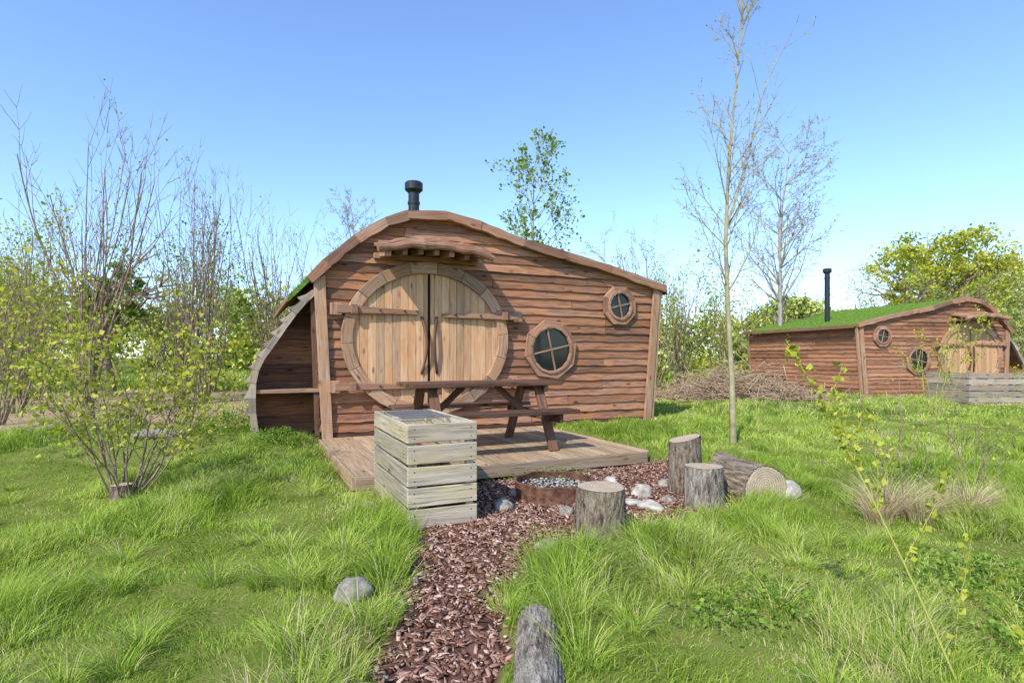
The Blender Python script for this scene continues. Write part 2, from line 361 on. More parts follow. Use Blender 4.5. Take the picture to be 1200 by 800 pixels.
    # windows
    for nm,wx,wz,ro,ri,rot in(('round_window_large',3.59,1.42,.50,.355,.25),('round_window_small',4.97,2.20,.36,.215,.39)):
        b=B(); octring(b,wx,wz,ro,ri+.03,-.10,-.052,8,rot); octring(b,wx,wz,ri+.045,ri,-.125,-.052,16,rot); b.obj(nm+'_frame',M_hinge,P,.004,mi)
        b=B(); disc(b,wx,wz,ri+.01,-.075,-.0525); b.obj(nm+'_glass',M_glass,P,mirror=mi)
        b=B(); t=.22
        for aa in(t,t+math.pi/2): 
            c,s_=math.cos(aa)*ri,math.sin(aa)*ri
            b.beam((wx-c,-.09+(.003 if aa==t else 0),wz-s_),(wx+c,-.09+(.003 if aa==t else 0),wz+s_),.022,.022,(0,1,0))
        b.obj(nm+'_muntins',M_trim,P,mirror=mi)
    # wing (log shelter at side)
    W=[(-.13,2.20),(-.28,2.04),(-.392,1.9),(-.50,1.74),(-.609,1.567),(-.71,1.41),(-.80,1.277),(-.87,1.12),(-.905,.95),(-.91,.75),(-.905,.55),(-.86,.20)]
    b=B();b2=B()
    for i in range(len(W)-1):
        (a,za),(c,zc)=W[i],W[i+1]; ang=math.atan2(zc-za,c-a); nx,nz=math.sin(ang),-math.cos(ang)
        if nx>0: nx,nz=-nx,-nz
        b.prism([(a,za),(c,zc),(c+nx*.06,zc+nz*.06),(a+nx*.03,za+nz*.03)],.02,1.5,0)
        m=((a+c)/2,(za+zc)/2)
        poly=[(a-nx*.03,za-nz*.03),(c-nx*.03,zc-nz*.03),(c+nx*.11,zc+nz*.11),(m[0]+nx*.06,m[1]+nz*.06),(a+nx*.045,za+nz*.045)]
        b2.prism(poly,-.06-random.random()*.02,.018,ang)
    b.obj('wing_shingles',M_clad,P,mirror=mi); b2.obj('wing_edge_boards',M_silver,P,mirror=mi)
    b=B(); wz=np.array([p[1] for p in W])[::-1]; wu=np.array([p[0] for p in W])[::-1]; z=.2
    while z<2.05:
        z1=z+.125; lap_board(b,float(np.interp(z,wz,wu)),-.03,float(np.interp(z1,wz,wu)),-.05,z,z1+.01,.04,y0=.62); z=z1
    b.obj('wing_back_boards',M_clad,P,mirror=mi)
    b=B(); b.beam((-.9,.05,.83),(-.06,.05,.83),.16,.05); b.beam((-.9,.37,.83),(-.06,.37,.83),.35,.04); b.obj('wing_shelf',M_trim,P,.004,mi)
    b=B(); b.beam((-.09,.03,.2),(-.16,.03,2.2),.06,.07,(0,1,0)); b.obj('wing_post',M_table,P,mirror=mi)
    b=B(); x,y,zb,zt=chim
    b.tube([(x,y,zb),(x,y,zt-.12)],.088,20); b.tube([(x,y,zt-.34),(x,y,zt-.30)],.10,20)
    b.tube([(x,y,zt-.15),(x,y,zt-.11),(x,y,zt-.0),(x,y,zt+.02)],[.10,.145,.145,.12],20); b.tube([(x,y,zb),(x,y,zb+.45)],.12,20)
    b.obj('chimney_flue',M_black,P,smooth=False)
    return P
def blades(name,x,y,h,w,lean,rnd,mat,seg=2,leandir=None,z=None):
    n=len(x); z=H(x,y) if z is None else z; a=rng.random(n)*2*np.pi if leandir is None else leandir
    face=rng.random(n)*2*np.pi; sx,sy=np.cos(face),np.sin(face); lx,ly=np.cos(a),np.sin(a); rows=[]
    for k in range(seg+1):
        t=k/seg; off=lean*h*t*t; zz=z+h*t*(1-.35*lean*t)-.01; ww=w*(1-t)**.7*.5
        c=np.stack([x+lx*off,y+ly*off,zz],-1)
        if k<seg:
            s=np.stack([sx*ww,sy*ww,np.zeros(n)],-1); rows+= [c-s,c+s]
        else: rows.append(c)
    K=2*seg+1; V=np.stack(rows,1).reshape(-1,3); base=np.arange(n)[:,None]*K
    Fq=[base+np.array([[2*k,2*k+1,2*k+3,2*k+2]]) for k in range(seg-1)]; Ft=base+np.array([[2*seg-2,2*seg-1,2*seg]])
    Fs=([np.concatenate(Fq)] if Fq else [])+[Ft]
    return mk(name,V,Fs,mat,{'rnd':np.repeat(rnd,K)})
cabin((LX,LY,0),A25,1,False,4.2,(1.46,.64,3.2,4.1))
A12=math.atan2(.208,.978)
cabin((9.9,16,-.05),A12,.88,True,5.7,(.55,2.2,2.2,4.68))
# ------------------------------------------------------------------ deck
P=empty('timber_deck',(LX,LY,0),A25)
b=B(); x=-.05
while x<3.3: b.beam((x+.07,-2.83+random.uniform(-.006,.006),.155+random.uniform(-.002,.002)),(x+.07,-.1,.155),.129,.03); x+=.139
b.obj('deck_boards',M_deck,P,.004)
b=B(); b.beam((-.06,-2.867,.10),(3.36,-2.867,.10),.035,.13); b.beam((3.37,-2.86,.10),(3.37,-.12,.10),.035,.13); b.beam((-.075,-2.86,.1),(-.075,-.12,.1),.035,.13)
for q in(0.6,1.4,2.2,3.0): b.beam((q,-2.83,.08),(q,-.12,.08),.05,.1)
b.obj('deck_rim',M_deck,P,.004)
# ------------------------------------------------------------------ picnic table
P=empty('picnic_table',(-.40,7.12,.17),A25,1.05)
b=B()
for i in range(5): b.beam((-.92,-.3+i*.15,.76),(.92,-.3+i*.15,.76),.142,.045)
for sgn in(-1,1):
    for k in(0,1): b.beam((-.92,sgn*(.55+k*.15),.455),(.92,sgn*(.55+k*.15),.455),.142,.045)
b.obj('top_and_seats',M_table,P,.005)
b=B()
for x in(-.66,.66):
    for sgn in(-1,1): b.beam((x,sgn*.62,0),(x,sgn*.22,.735),.045,.11,(1,0,0)); 
    b.beam((x+.046,-.72,.38),(x+.046,.72,.38),.045,.10); b.beam((x+.046,-.36,.70),(x+.046,.36,.70),.045,.075)
    sg=-1 if x>0 else 1; b.beam((x+sg*.05,0,.38),(x+sg*.45,0,.73),.07,.045,(0,1,0))
b.obj('a_frame_legs',M_table,P,.004)
# ------------------------------------------------------------------ slatted box
P=empty('slatted_log_box',(-.78,4.34,hz(-.6,4.6)-.0),A25)
b=B(); bw,bd=.52,1.2
for i in range(5):
    z=.075+i*.163; t=.143; j=lambda:random.uniform(-.005,.005)
    for (p,q) in (((-.022,-.012,z+j()),(bw+.022,-.012,z+j())),((-.022,bd+.012,z+j()),(bw+.022,bd+.012,z+j()))): b.beam(p,q,.024,t)
    for (p,q) in (((-.012,.001,z+j()),(-.012,bd-.001,z+j())),((bw+.012,.001,z+j()),(bw+.012,bd-.001,z+j()))): b.beam(p,q,.024,t)
b.obj('slats',M_grey,P,.004)
b=B()
for x in(.03,bw-.03):
    for y in(.03,bd/2,bd-.03): b.beam((x,y,0),(x,y,.80),.055,.055,(0,1,0))
b.obj('posts',M_grey,P,.003)
b=B()
for i in range(14): b.tube([(.05,bd*.35+i*.055,.80),(bw-.05,bd*.35+i*.055,.80)],.0025,5)
for i in range(9): b.tube([(.06+i*.05,bd*.35,.803),(.06+i*.05,bd*.35+.72,.803)],.0025,5)
b.obj('wire_mesh',M_steel,P)
b=B()
for i in range(9):
    x=.09+random.random()*.33; b.tube([(x,.1+random.random()*.1,.12+.05*i),(x+random.uniform(-.05,.05),1.05,.12+.05*i)],.05,9)
b.obj('firewood',M_fasc,P)
b=B(); 
for x in(.03,bw-.03):
    for i in range(5):
        for dz in(-.035,.035): disc(b,x,.075+i*.163+dz,.005,-.0262,-.02,8)
b.obj('screws',M_black,P)
# ------------------------------------------------------------------ fire pit
P=empty('fire_pit',(.4,5.38,hz(.4,5.38)-.01)); n=48; R=.37
pr=[(R-.012,.02),(R-.012,.135),(R-.02,.142),(R+.012,.142),(R+.004,.13),(R+.004,-.02)]
V=[(r*math.cos(2*math.pi*i/n),r*math.sin(2*math.pi*i/n),z+.006*math.sin(i*.9)) for i in range(n) for r,z in pr]
F=np.array([(i*6+k,((i+1)%n)*6+k,((i+1)%n)*6+k+1,i*6+k+1) for i in range(n) for k in range(5)])
mk('steel_ring',V,F,M_rust,parent=P,smooth=False)
V=[(0,0,.075)];F=[]
for j in range(1,9):
    for i in range(n):
        r=(R-.013)*j/8; V.append((r*math.cos(2*math.pi*i/n),r*math.sin(2*math.pi*i/n),.06+.025*random.random()))
F4=np.array([(1+(j-1)*n+i,1+j*n+i,1+j*n+(i+1)%n,1+(j-1)*n+(i+1)%n) for j in range(1,8) for i in range(n)]); F3=np.array([(0,1+i,1+(i+1)%n) for i in range(n)])
mk('ash_bed',V,[F3,F4],M_ash,parent=P)
def blob(r,seed,sub=2,sc=(1,1,.7)):
    import bmesh
    bm=bmesh.new(); bmesh.ops.create_icosphere(bm,subdivisions=sub,radius=r); rs=np.random.default_rng(seed); ph=rs.random(9)*6
    pl=[Vector(rs.normal(size=3)).normalized() for _ in range(7)]
    for v in bm.verts:
        for p in pl:
            d=v.co.dot(p)-r*.72
            if d>0: v.co-=p*d*.85
        n=v.co.normalized(); v.co*=1+.09*math.sin(n.x*5+ph[0])*math.sin(n.y*4+ph[1])+.03*math.sin(n.z*13+ph[2]+n.x*9)
        v.co=Vector((v.co.x*sc[0],v.co.y*sc[1],v.co.z*sc[2]))
    V=[tuple(v.co) for v in bm.verts]; F=[tuple(q.index for q in f.verts) for f in bm.faces]; bm.free(); return V,F
for nm,mt,cnt,sd0 in(('pale_ash_lumps',M_rockw,200,0),('charred_gravel',M_black,170,1000)):
    VV=[];FF=[]
    for i in range(cnt):
        t=random.random()*6.28; r=R*.92*math.sqrt(random.random()); V,F=blob(random.uniform(.006,.016),i+sd0,1); k=len(VV)
        VV+=[(a+r*math.cos(t),c+r*math.sin(t),d+.082) for a,c,d in V]; FF+=[tuple(q+k for q in f) for f in F]
    mk(nm,VV,np.array(FF),mt,parent=P)
# ------------------------------------------------------------------ rocks
def rock(x,y,r,mat,seed,sc=(1,.8,.65),dz=.2,rz=0):
    V,F=blob(r,seed,3,sc); o=mk('rock',V,np.array(F),mat,smooth=True); o.location=(x,y,hz(x,y)+r*dz); o.rotation_euler=(0,0,rz); return o
k=0
for x,y,r,m,sc in [(1.22,5.35,.11,M_rockw,(1.2,.9,.8)),(1.22,4.98,.11,M_rockw,(1.3,.9,.55)),(1.08,5.1,.075,M_rockw,(1.2,.9,.6)),(.45,4.75,.08,M_rock,(1,.9,.7)),(-.08,4.95,.10,M_rock,(1.1,.9,.8)),
    (.05,5.35,.08,M_rock,(1.2,.8,.7)),(-.86,3.08,.115,M_rock,(1,1.1,.7)),(-1.15,4.75,.12,M_rock,(1,.8,.6)),(.16,3.62,.09,M_rock,(1,1.1,.5)),(.25,3.95,.09,M_rock,(1.2,.8,.5)),
    (1.5,5.6,.09,M_rock,(1,.8,.7)),(1.0,5.7,.08,M_rockw,(1,.8,.7)),(-4.6,7.4,.2,M_rock,(1.6,.8,.4)),(.85,4.95,.06,M_rock,(1,.8,.7)),(2.48,5.2,.15,M_rockw,(1,1,.85)),(1.42,5.15,.07,M_rock,(1,1,.6))]:
    k+=1; rock(x,y,r,m,k,sc,rz=k)
# ------------------------------------------------------------------ logs / stumps
def log(name,loc,r,h,rot=(0,0,0),seed=0,taper=.95,flare=.12,slant=0,bark=None,groove=.05,lump=.05):
    rs=np.random.default_rng(seed); n=96;m=24; ph=rs.random(8)*6.28; V=[]
    for j in range(m+1):
        t=j/m
        for i in range(n):
            a=2*math.pi*i/n
            rr=r*(1+lump*math.sin(2*a+ph[0]+t*1.5)+lump*.8*math.sin(3*a+ph[1]-t)+flare*(1-t)**4*(1+.5*math.sin(5*a+ph[2])))*(1+(taper-1)*t)
            rr*=1+groove*abs(math.sin(13*a+2.5*math.sin(t*5+ph[3])))+.022*(rs.random()-.5)
            V.append((rr*math.cos(a),rr*math.sin(a),h*t+slant*math.cos(a)*r*t))
    F=[(j*n+i,j*n+(i+1)%n,(j+1)*n+(i+1)%n,(j+1)*n+i) for j in range(m) for i in range(n)]
    P=empty(name,loc); P.rotation_euler=rot
    mk('bark',V,np.array(F),bark or M_bark,parent=P)
    for zz,base,fl in((h,m*n,1),(0,0,-1)):
        C=[]
        for q in range(6):
            f=1-q/6
            for i in range(n):
                x,y,z=V[base+i]; cr=.97 if q==0 else 1
                C.append((x*f*cr,y*f*cr,zz+(slant*math.cos(2*math.pi*i/n)*r*f if fl==1 else 0)+fl*(.002+(.003*rs.random() if q else 0))))
        C.append((0,0,zz+fl*.003))
        F=[(q*n+i,q*n+(i+1)%n,(q+1)*n+(i+1)%n,(q+1)*n+i) for q in range(5) for i in range(n)]; F3=[(5*n+i,5*n+(i+1)%n,6*n) for i in range(n)]
        mk('cut_face',C,[np.array(F),np.array(F3)],M_cut,parent=P)
    return P
log('log_stump',(.67,4.27,hz(.67,4.27)-.02),.19,.37,seed=1)
log('log_stump',(1.66,5.47,hz(1.66,5.47)-.02),.145,.53,seed=2,flare=.05,slant=.25)
log('log_stump',(1.68,4.98,hz(1.68,4.98)-.02),.16,.37,seed=3,flare=.03,bark=M_barkold)
log('fallen_log',(1.96,5.42,hz(2.0,5.1)+.15),.20,.50,rot=(math.radians(90),0,math.radians(32)),seed=4,flare=.05,slant=.3,lump=.09)
log('path_edge_log',(.13,2.74,.0),.10,1.5,rot=(math.radians(90),0,math.radians(-3)),seed=6,flare=0,taper=1.0,bark=M_barkold,groove=.09,lump=.05)
# ------------------------------------------------------------------ slatted fence near far cabin
P=empty('timber_fence',(11.0,13.7,hz(11,13.7)),.12); b=B()
for i in range(5): b.beam((0,0,.08+i*.15),(4.2,0,.08+i*.15),.025,.125); b.beam((0,0.02,.08+i*.15),(0,1.2,.08+i*.15),.025,.125)
for x in(0.05,1.4,2.8,4.15): b.beam((x,.05,0),(x,.05,.78),.07,.07,(0,1,0))
b.obj('slats',M_silver,P)
# ------------------------------------------------------------------ ground
n=460; t=np.linspace(-1,1,n); gx=2.0*np.sinh(6*t); gy=gx+5
X,Y=np.meshgrid(gx,gy); Z=H(X,Y)
V=np.stack([X,Y,Z],-1).reshape(-1,3); I=np.arange(n*n).reshape(n,n)
F=np.stack([I[:-1,:-1],I[:-1,1:],I[1:,1:],I[1:,:-1]],-1).reshape(-1,4)
mk('ground',V,F,groundmat(),{'path':pathm(X,Y).ravel(),'dirt':dirtm(X,Y).ravel()},smooth=True)
# ------------------------------------------------------------------ grass
def covered(x,y):
    u,w=loc_uw(x,y)
    a=((u>-.12)&(u<3.42)&(w>-2.92)&(w<0))|((u>-.9)&(u<5.7)&(w>-.02)&(w<4.3))
    a|=((x+.78)*DX+(y-4.34)*DY>-.03)&((x+.78)*DX+(y-4.34)*DY<.55)&(-(x+.78)*DY+(y-4.34)*DX>-.03)&(-(x+.78)*DY+(y-4.34)*DX<1.22)
    rx,ry=x-9.9,y-16; c,s=math.cos(A12),math.sin(A12); u2=rx*c+ry*s; w2=-rx*s+ry*c
    a|=(u2>-.1)&(u2<5)&(w2>0)&(w2<5)
    a|=(np.abs(x-.1)<.10)&(y<2.76)
    return a
xs=[];ys=[];hs=[];ws=[]
for (y0,y1,den,hh,wd) in((.9,3.2,9500,.115,.0045),(3.2,6,5200,.105,.0065),(6,10,2100,.09,.011),(10,20,520,.10,.024),(20,45,55,.14,.07)):
    A=(.95*(y0+y1)/2+1.6)*2*(y1-y0); m=int(A*den); x=rng.random(m); y=y0+(y1-y0)*rng.random(m); half=.95*y+1.6; x=(x*2-1)*half
    keep=(~covered(x,y))&(pathm(x,y)<.5)&(rng.random(m)>dirtm(x,y)*.95)&(rng.random(m)<.45+1.1*fbm(x*2.3,y*2.3,47,2))
    x=x[keep];y=y[keep]; xs.append(x);ys.append(y);c=fbm(x*1.1,y*1.1,41); f=fbm(x*5,y*5,43,2)
    hs.append(hh*(.35+1.6*ss(.35,.72,c))*(.35+1.3*f)*(.5+rng.random(len(x))*.8)); ws.append(np.full(len(x),wd)*(.7+.6*rng.random(len(x))))
x=np.concatenate(xs);y=np.concatenate(ys);h=np.concatenate(hs);w=np.concatenate(ws)
rn=np.clip(.65*fbm(x*.8,y*.8,51)+.42*fbm(x*5,y*5,52,2)+.45*rng.random(len(x))-.22,0,.93); st=rng.random(len(x))<.03+.30*ss(.52,.72,fbm(x*1.4,y*1.4,57))+.12*ss(9,14,y); rn[st]=.93+.07*rng.random(st.sum())
ld=2*np.pi*fbm(x*1.5,y*1.5,61)*2+rng.normal(size=len(x))*.9
blades('grass',x,y,h,w,.2+.9*rng.random(len(x)),rn,M_grass,2,ld)
def tufts(name,cs,mat,nb=130,hh=.26,rr=.1,w=.005,rlo=.2,rhi=.9,lean=1.1):
    X=[];Y=[];Hh=[];A=[];R_=[]
    for cx,cy,s in cs:
        a=rng.random(nb)*2*np.pi; r=rr*s*np.sqrt(rng.random(nb)); X.append(cx+r*np.cos(a));Y.append(cy+r*np.sin(a)); Hh.append(hh*s*(.5+.6*rng.random(nb))); A.append(a+rng.normal(size=nb)*.4)
        q=rlo+(rhi-rlo)*np.clip(rng.random()*.5+.6*rng.random(nb),0,1); q[rng.random(nb)<.10]=1; R_.append(q)
    X=np.concatenate(X);Y=np.concatenate(Y);Hh=np.concatenate(Hh);A=np.concatenate(A)
    return blades(name,X,Y,Hh,np.full(len(X),w),lean*(.4+.7*rng.random(len(X))),np.concatenate(R_),mat,4,A)
cs=[(-.75,3.5,1),(-.7,3.2,1.1),(-.72,2.75,1),(-.9,2.45,1.2),(-.68,2.3,.9),(-.85,3.85,1),(-1.0,4.1,.9),(.28,3.4,.9),(.24,2.75,1.0),(.3,2.4,1),(.5,3.5,1),(.42,3.75,.9),(-.05,2.95,.6),(1.2,4.2,.9),(.9,3.9,1),(1.6,4.45,.8),(2.3,4.8,1),(-.78,2.05,1),
  (.25,3.6,.8),(.3,3.1,1.1),(.35,2.9,.9),(-1.1,3.7,1.1),(-1.2,3.2,1)]
for i in range(230):
    yy=random.uniform(2,9.5); xx=random.uniform(-1,1)*yy
    if not covered(np.array([xx]),np.array([yy]))[0] and pathm(np.array([xx]),np.array([yy]))[0]<.5: cs.append((xx,yy,random.uniform(.4,.9)))
tufts('grass_tufts',cs,M_grass)
tufts('dry_grass_tuft',[(3.05,4.65,1.3),(3.2,4.5,1),(2.9,4.5,.8)],M_straw,320,.36,.12,.0055,0,1,1.0)
tufts('dry_grass_tuft',[(3.65,4.6,1.2),(3.8,4.75,1)],M_straw,320,.36,.12,.0055,0,1,1.0)
tufts('dry_grass_tuft',[(2.3,5.5,.6),(-.8,2.55,.7),(-.75,2.2,.8),(-1.0,2.2,.7),(2.0,2.7,.5),(5.2,8,.9),(6.5,9,1),(-5,9,1),(-6,9.4,1),(.08,2.5,.4),(2.6,4.0,.6),(4.4,6.6,.9),(1.5,2.3,.6),(-2.2,5.6,.5)],M_straw,70,.25,.12,.0035,0,1,1.0)
# ------------------------------------------------------------------ bark chips
m=46000; x=rng.uniform(-1.7,2.4,m); y=rng.uniform(1.5,7.6,m); u,w_=loc_uw(x,y)
keep=(pathm(x+.05*rng.normal(size=m),y+.05*rng.normal(size=m))>.5)&~((u>0)&(w_>-2.85))&~covered(x,y)&(((x-.4)**2+(y-5.38)**2)>.38**2)&(((x-.67)**2+(y-4.27)**2)>.17**2)
x=x[keep];y=y[keep];m=len(x); L=rng.uniform(.009,.032,m);W=L*rng.uniform(.3,.6,m)*.8; a=rng.random(m)*6.28; tl=rng.normal(size=m)*.4; tr=rng.normal(size=m)*.4
ax=np.stack([np.cos(a)*np.cos(tl),np.sin(a)*np.cos(tl),np.sin(tl)],-1)*L[:,None]*.9; bx=np.stack([-np.sin(a)*np.cos(tr),np.cos(a)*np.cos(tr),np.sin(tr)],-1)*W[:,None]
c=np.stack([x,y,H(x,y)+.008+.014*rng.random(m)],-1); up=np.array([0,0,.005])
V=np.stack([c-ax-bx*.6,c+ax*.9-bx,c+ax+bx*.7,c-ax*.8+bx, c-ax-bx*.6-up,c+ax*.9-bx-up,c+ax+bx*.7-up,c-ax*.8+bx-up],1).reshape(-1,3); bs=np.arange(m)[:,None]*8
F=np.concatenate([bs+np.array([q]) for q in([0,1,2,3],[0,4,5,1],[1,5,6,2],[2,6,7,3],[3,7,4,0])])
mk('bark_chip_mulch',V,F,M_chip,{'rnd':np.repeat(rng.random(m),8)})
# ------------------------------------------------------------------ plants
def nrm(v): return v/np.linalg.norm(v)
class Plant:
    def __init__(s,seed): s.r=random.Random(seed); s.nr=np.random.default_rng(seed); s.seg=[]; s.lf=[]
    def grow(s,p,d,L,r,lv,P):
        n=max(3,int(L/P.get('step',.25))); n=min(n,14); r1=r*P.get('end',.35)
        for i in range(n):
            t=i/n; d=nrm(d+s.nr.normal(size=3)*P['wander'][lv]+np.array([0,0,P['up'][lv]])); q=p+d*L/n
            ra=r+(r1-r)*t; rb=r+(r1-r)*(i+1)/n; s.seg.append((p,q,ra,rb)); p=q
            if lv<P['max'] and t>=P['start'][lv]:
                k=P['kids'][lv]/n/(1-P['start'][lv]); k=int(k)+(s.r.random()<k-int(k))
                for _ in range(k):
                    ax=nrm(np.cross(d,s.nr.normal(size=3))); an=math.radians(P['ang'][lv]*s.r.uniform(.7,1.3)); cd=d*math.cos(an)+ax*math.sin(an)
                    s.grow(p,cd,L*P['ratio'][lv]*(1-.55*t)*s.r.uniform(.6,1.2),max(rb*P.get('rr',.55),P['rmin']),lv+1,P)
            if lv>=P['leaf'] : 
                for _ in range(P.get('nl',1)): s.lf.append(p+s.nr.normal(size=3)*P['spread'])
    def wood(s,name,mat,parent):
        a=np.array([q[0] for q in s.seg]);b=np.array([q[1] for q in s.seg]);ra=np.array([q[2] for q in s.seg]);rb=np.array([q[3] for q in s.seg])
        d=b-a; d/=np.linalg.norm(d,axis=1)[:,None]; ref=np.where(np.abs(d[:,2:3])>.9,np.array([[1,0,0]]),np.array([[0,0,1]])); x=np.cross(d,ref); x/=np.linalg.norm(x,axis=1)[:,None]; y=np.cross(d,x)
        K=5; rows=[]
        for base,r in((a-d*ra[:,None]*.2,ra),(b+d*rb[:,None]*.2,rb)):
            for k in range(K): t=2*math.pi*k/K; rows.append(base+(x*math.cos(t)+y*math.sin(t))*r[:,None])
        V=np.stack(rows,1).reshape(-1,3); bs=np.arange(len(a))[:,None]*2*K
        F=np.concatenate([bs+np.array([[k,(k+1)%K,K+(k+1)%K,K+k]]) for k in range(K)])
        return mk(name,V,F,mat,parent=parent,smooth=True)
    def leaves(s,name,mat,parent,size,frac=1,droop=.3):
        c=np.array(s.lf); rs=s.nr; c=c[rs.random(len(c))<frac]
        return leafcloud(name,c,size,mat,parent,rs)
def leafcloud(name,c,size,mat,parent,rs,rb=None):
    m=len(c); a=rs.normal(size=(m,3)); a/=np.linalg.norm(a,axis=1)[:,None]; b=np.cross(a,rs.normal(size=(m,3))); b/=np.linalg.norm(b,axis=1)[:,None]
    L=(size*(.6+.8*rs.random(m)))[:,None]; a=a*L; b=b*L*.42; nn=np.cross(a,b)/L*.25
    V=np.stack([c,c+a*.5+b+nn,c+a,c+a*.5-b+nn],1).reshape(-1,3); bs=np.arange(m)[:,None]*4
    F=np.concatenate([bs+np.array([[0,1,2]]),bs+np.array([[0,2,3]])])
    r=rs.random(m) if rb is None else np.clip(rb+.25*rs.normal(size=m),0,1)
    return mk(name,V,F,mat,{'rnd':np.repeat(r,4)},parent=parent)
def multi(seed,nst,h,spread,P,r0):
    pl=Plant(seed)
    for i in range(nst):
        a=2*math.pi*i/nst+pl.r.random(); d=nrm(np.array([math.cos(a)*spread*pl.r.random()*1.6,math.sin(a)*spread*pl.r.random()*1.6,1]))
        pl.grow(np.array([math.cos(a)*.08,math.sin(a)*.08,0.]),d,h*pl.r.uniform(.65,1.05),r0*pl.r.uniform(.6,1),0,P)
    return pl
PB=dict(wander=[.05,.09,.12],up=[.05,.12,.08],max=2,start=[.25,.2,0],kids=[7,5,0],ang=[28,35,30],ratio=[.42,.5,.4],leaf=1,spread=.06,rmin=.0045,step=.35)
lib={}
def variant(key,pl,bark,leafm,ls,frac,nm):
    lib[key]=(pl,bark,leafm,ls,frac,nm)
cache={}
def place(key,x,y,s=1,rz=0,name=None,sz=None):
    pl,bark,lm,ls,frac,nm=lib[key]; P=empty(name or nm,(x,y,hz(x,y)-.03),rz,s)
    if sz: P.scale=(s,s,s*sz)
    if key not in cache:
        a=pl.wood('branches',bark,P); b=pl.leaves('leaves',lm,P,ls,frac) if lm and len(pl.lf) else None; cache[key]=(a,b)
    else:
        for o in cache[key]:
            if o: q=bpy.data.objects.new(o.name.split('.')[0],o.data); COL.objects.link(q); q.parent=P
    return P
for i in range(3):
    variant('bare%d'%i,multi(100+i,15,5.2,.18,dict(PB,ang=[22,30,30]),.03),M_barkg,M_leafy,.045,.15,'bare_shrub')
PL=dict(PB,nl=2,spread=.13)
for i in range(3):
    variant('leafy%d'%i,multi(120+i,8,4.2,.42,dict(PL,kids=[7,5,0]),.025),M_barkg,M_leafy,.07,.75,'leafy_shrub')
for i in range(2):
    variant('green%d'%i,multi(140+i,8,4.2,.42,dict(PL,kids=[7,5,0]),.025),M_barkg,M_leafg,.075,.8,'green_shrub')
def single(seed,h,r,P,lean=(0,0)):
    pl=Plant(seed); pl.grow(np.array([0,0,0.]),nrm(np.array([lean[0],lean[1],1])),h,r,0,P); return pl
PT=dict(wander=[.035,.10,.13,.15],up=[.06,.07,.03,.0],max=3,start=[.22,.12,.1,0],kids=[30,8,5,0],ang=[42,38,35,30],ratio=[.34,.42,.45,.4],leaf=2,spread=.08,rmin=.006,step=.5,end=.15,rr=.5)
variant('birch_bare',single(201,8.6,.10,dict(PT,kids=[60,13,7,0],ratio=[.32,.42,.45,.4],rmin=.008)),M_barkp,M_leafy,.05,.05,'bare_birch_tree')
variant('birch_bare2',single(204,7.0,.07,dict(PT,kids=[30,8,4,0],rmin=.007)),M_barkp,M_leafy,.05,.12,'bare_birch_tree')
variant('birch_green',single(205,6.9,.08,dict(PT,kids=[38,9,5,0],start=[.35,.12,.1,0],ratio=[.30,.42,.45,.4],ang=[44,38,35,30])),M_barkp,M_leafg,.09,.65,'young_birch_tree')
place('birch_bare',9.4,20,1,.4); place('birch_bare',-5.0,19,.70,2); place('birch_bare2',10.8,23,1,1.2); place('birch_green',.95,17,1,1)
place('birch_bare2',-3.3,19,.72,3); place('birch_bare2',3.4,20,.75,4); place('birch_bare2',5.2,22,.8,5)
for key,x,y,s,rz in [('bare0',-9.7,13,1.15,0),('bare1',-7.6,14,1.0,1),('bare2',-6.5,15.5,.9,2),('bare0',-5.6,16.5,.8,5),('bare2',-11.6,13.5,.75,3.3),
    ('leafy0',-8.3,9.2,.70,0),('leafy1',-9.8,11.2,.85,1),('leafy2',-12.5,15,.95,2),('green0',-12.6,21,1.3,0),('leafy1',-8.2,20,.85,4),('bare2',-8.3,14.3,.75,5),('green0',-9.8,18.5,.95,5),('leafy0',-6.6,18,.75,1),
    ('green1',-7.0,22,.9,2),('leafy1',-17,19,1.1,4),('green0',-16,17,.95,4),('leafy0',-19,22,1.2,1),('bare0',-4.5,20,.75,2),('leafy2',-10.5,18,.8,2),
    ('leafy2',2.8,17.5,.75,0),('leafy1',4.6,18.5,.95,1),('green0',5.6,19,.8,2),('leafy0',6.8,19,.9,3),('bare1',3.9,19,.85,4),('bare2',5.9,20,.8,1),('leafy2',8.9,23,.8,2),('leafy1',11,25,.9,3),
    ('leafy0',21,26,1.15,2),('leafy1',23.5,25,1.2,3),('green0',19.6,26,1.0,2),('leafy2',18,28,1.15,2),('leafy1',14.5,27,.9,5),('green1',21.5,23,1.0,.5)]:
    place(key,x,y,s,rz)
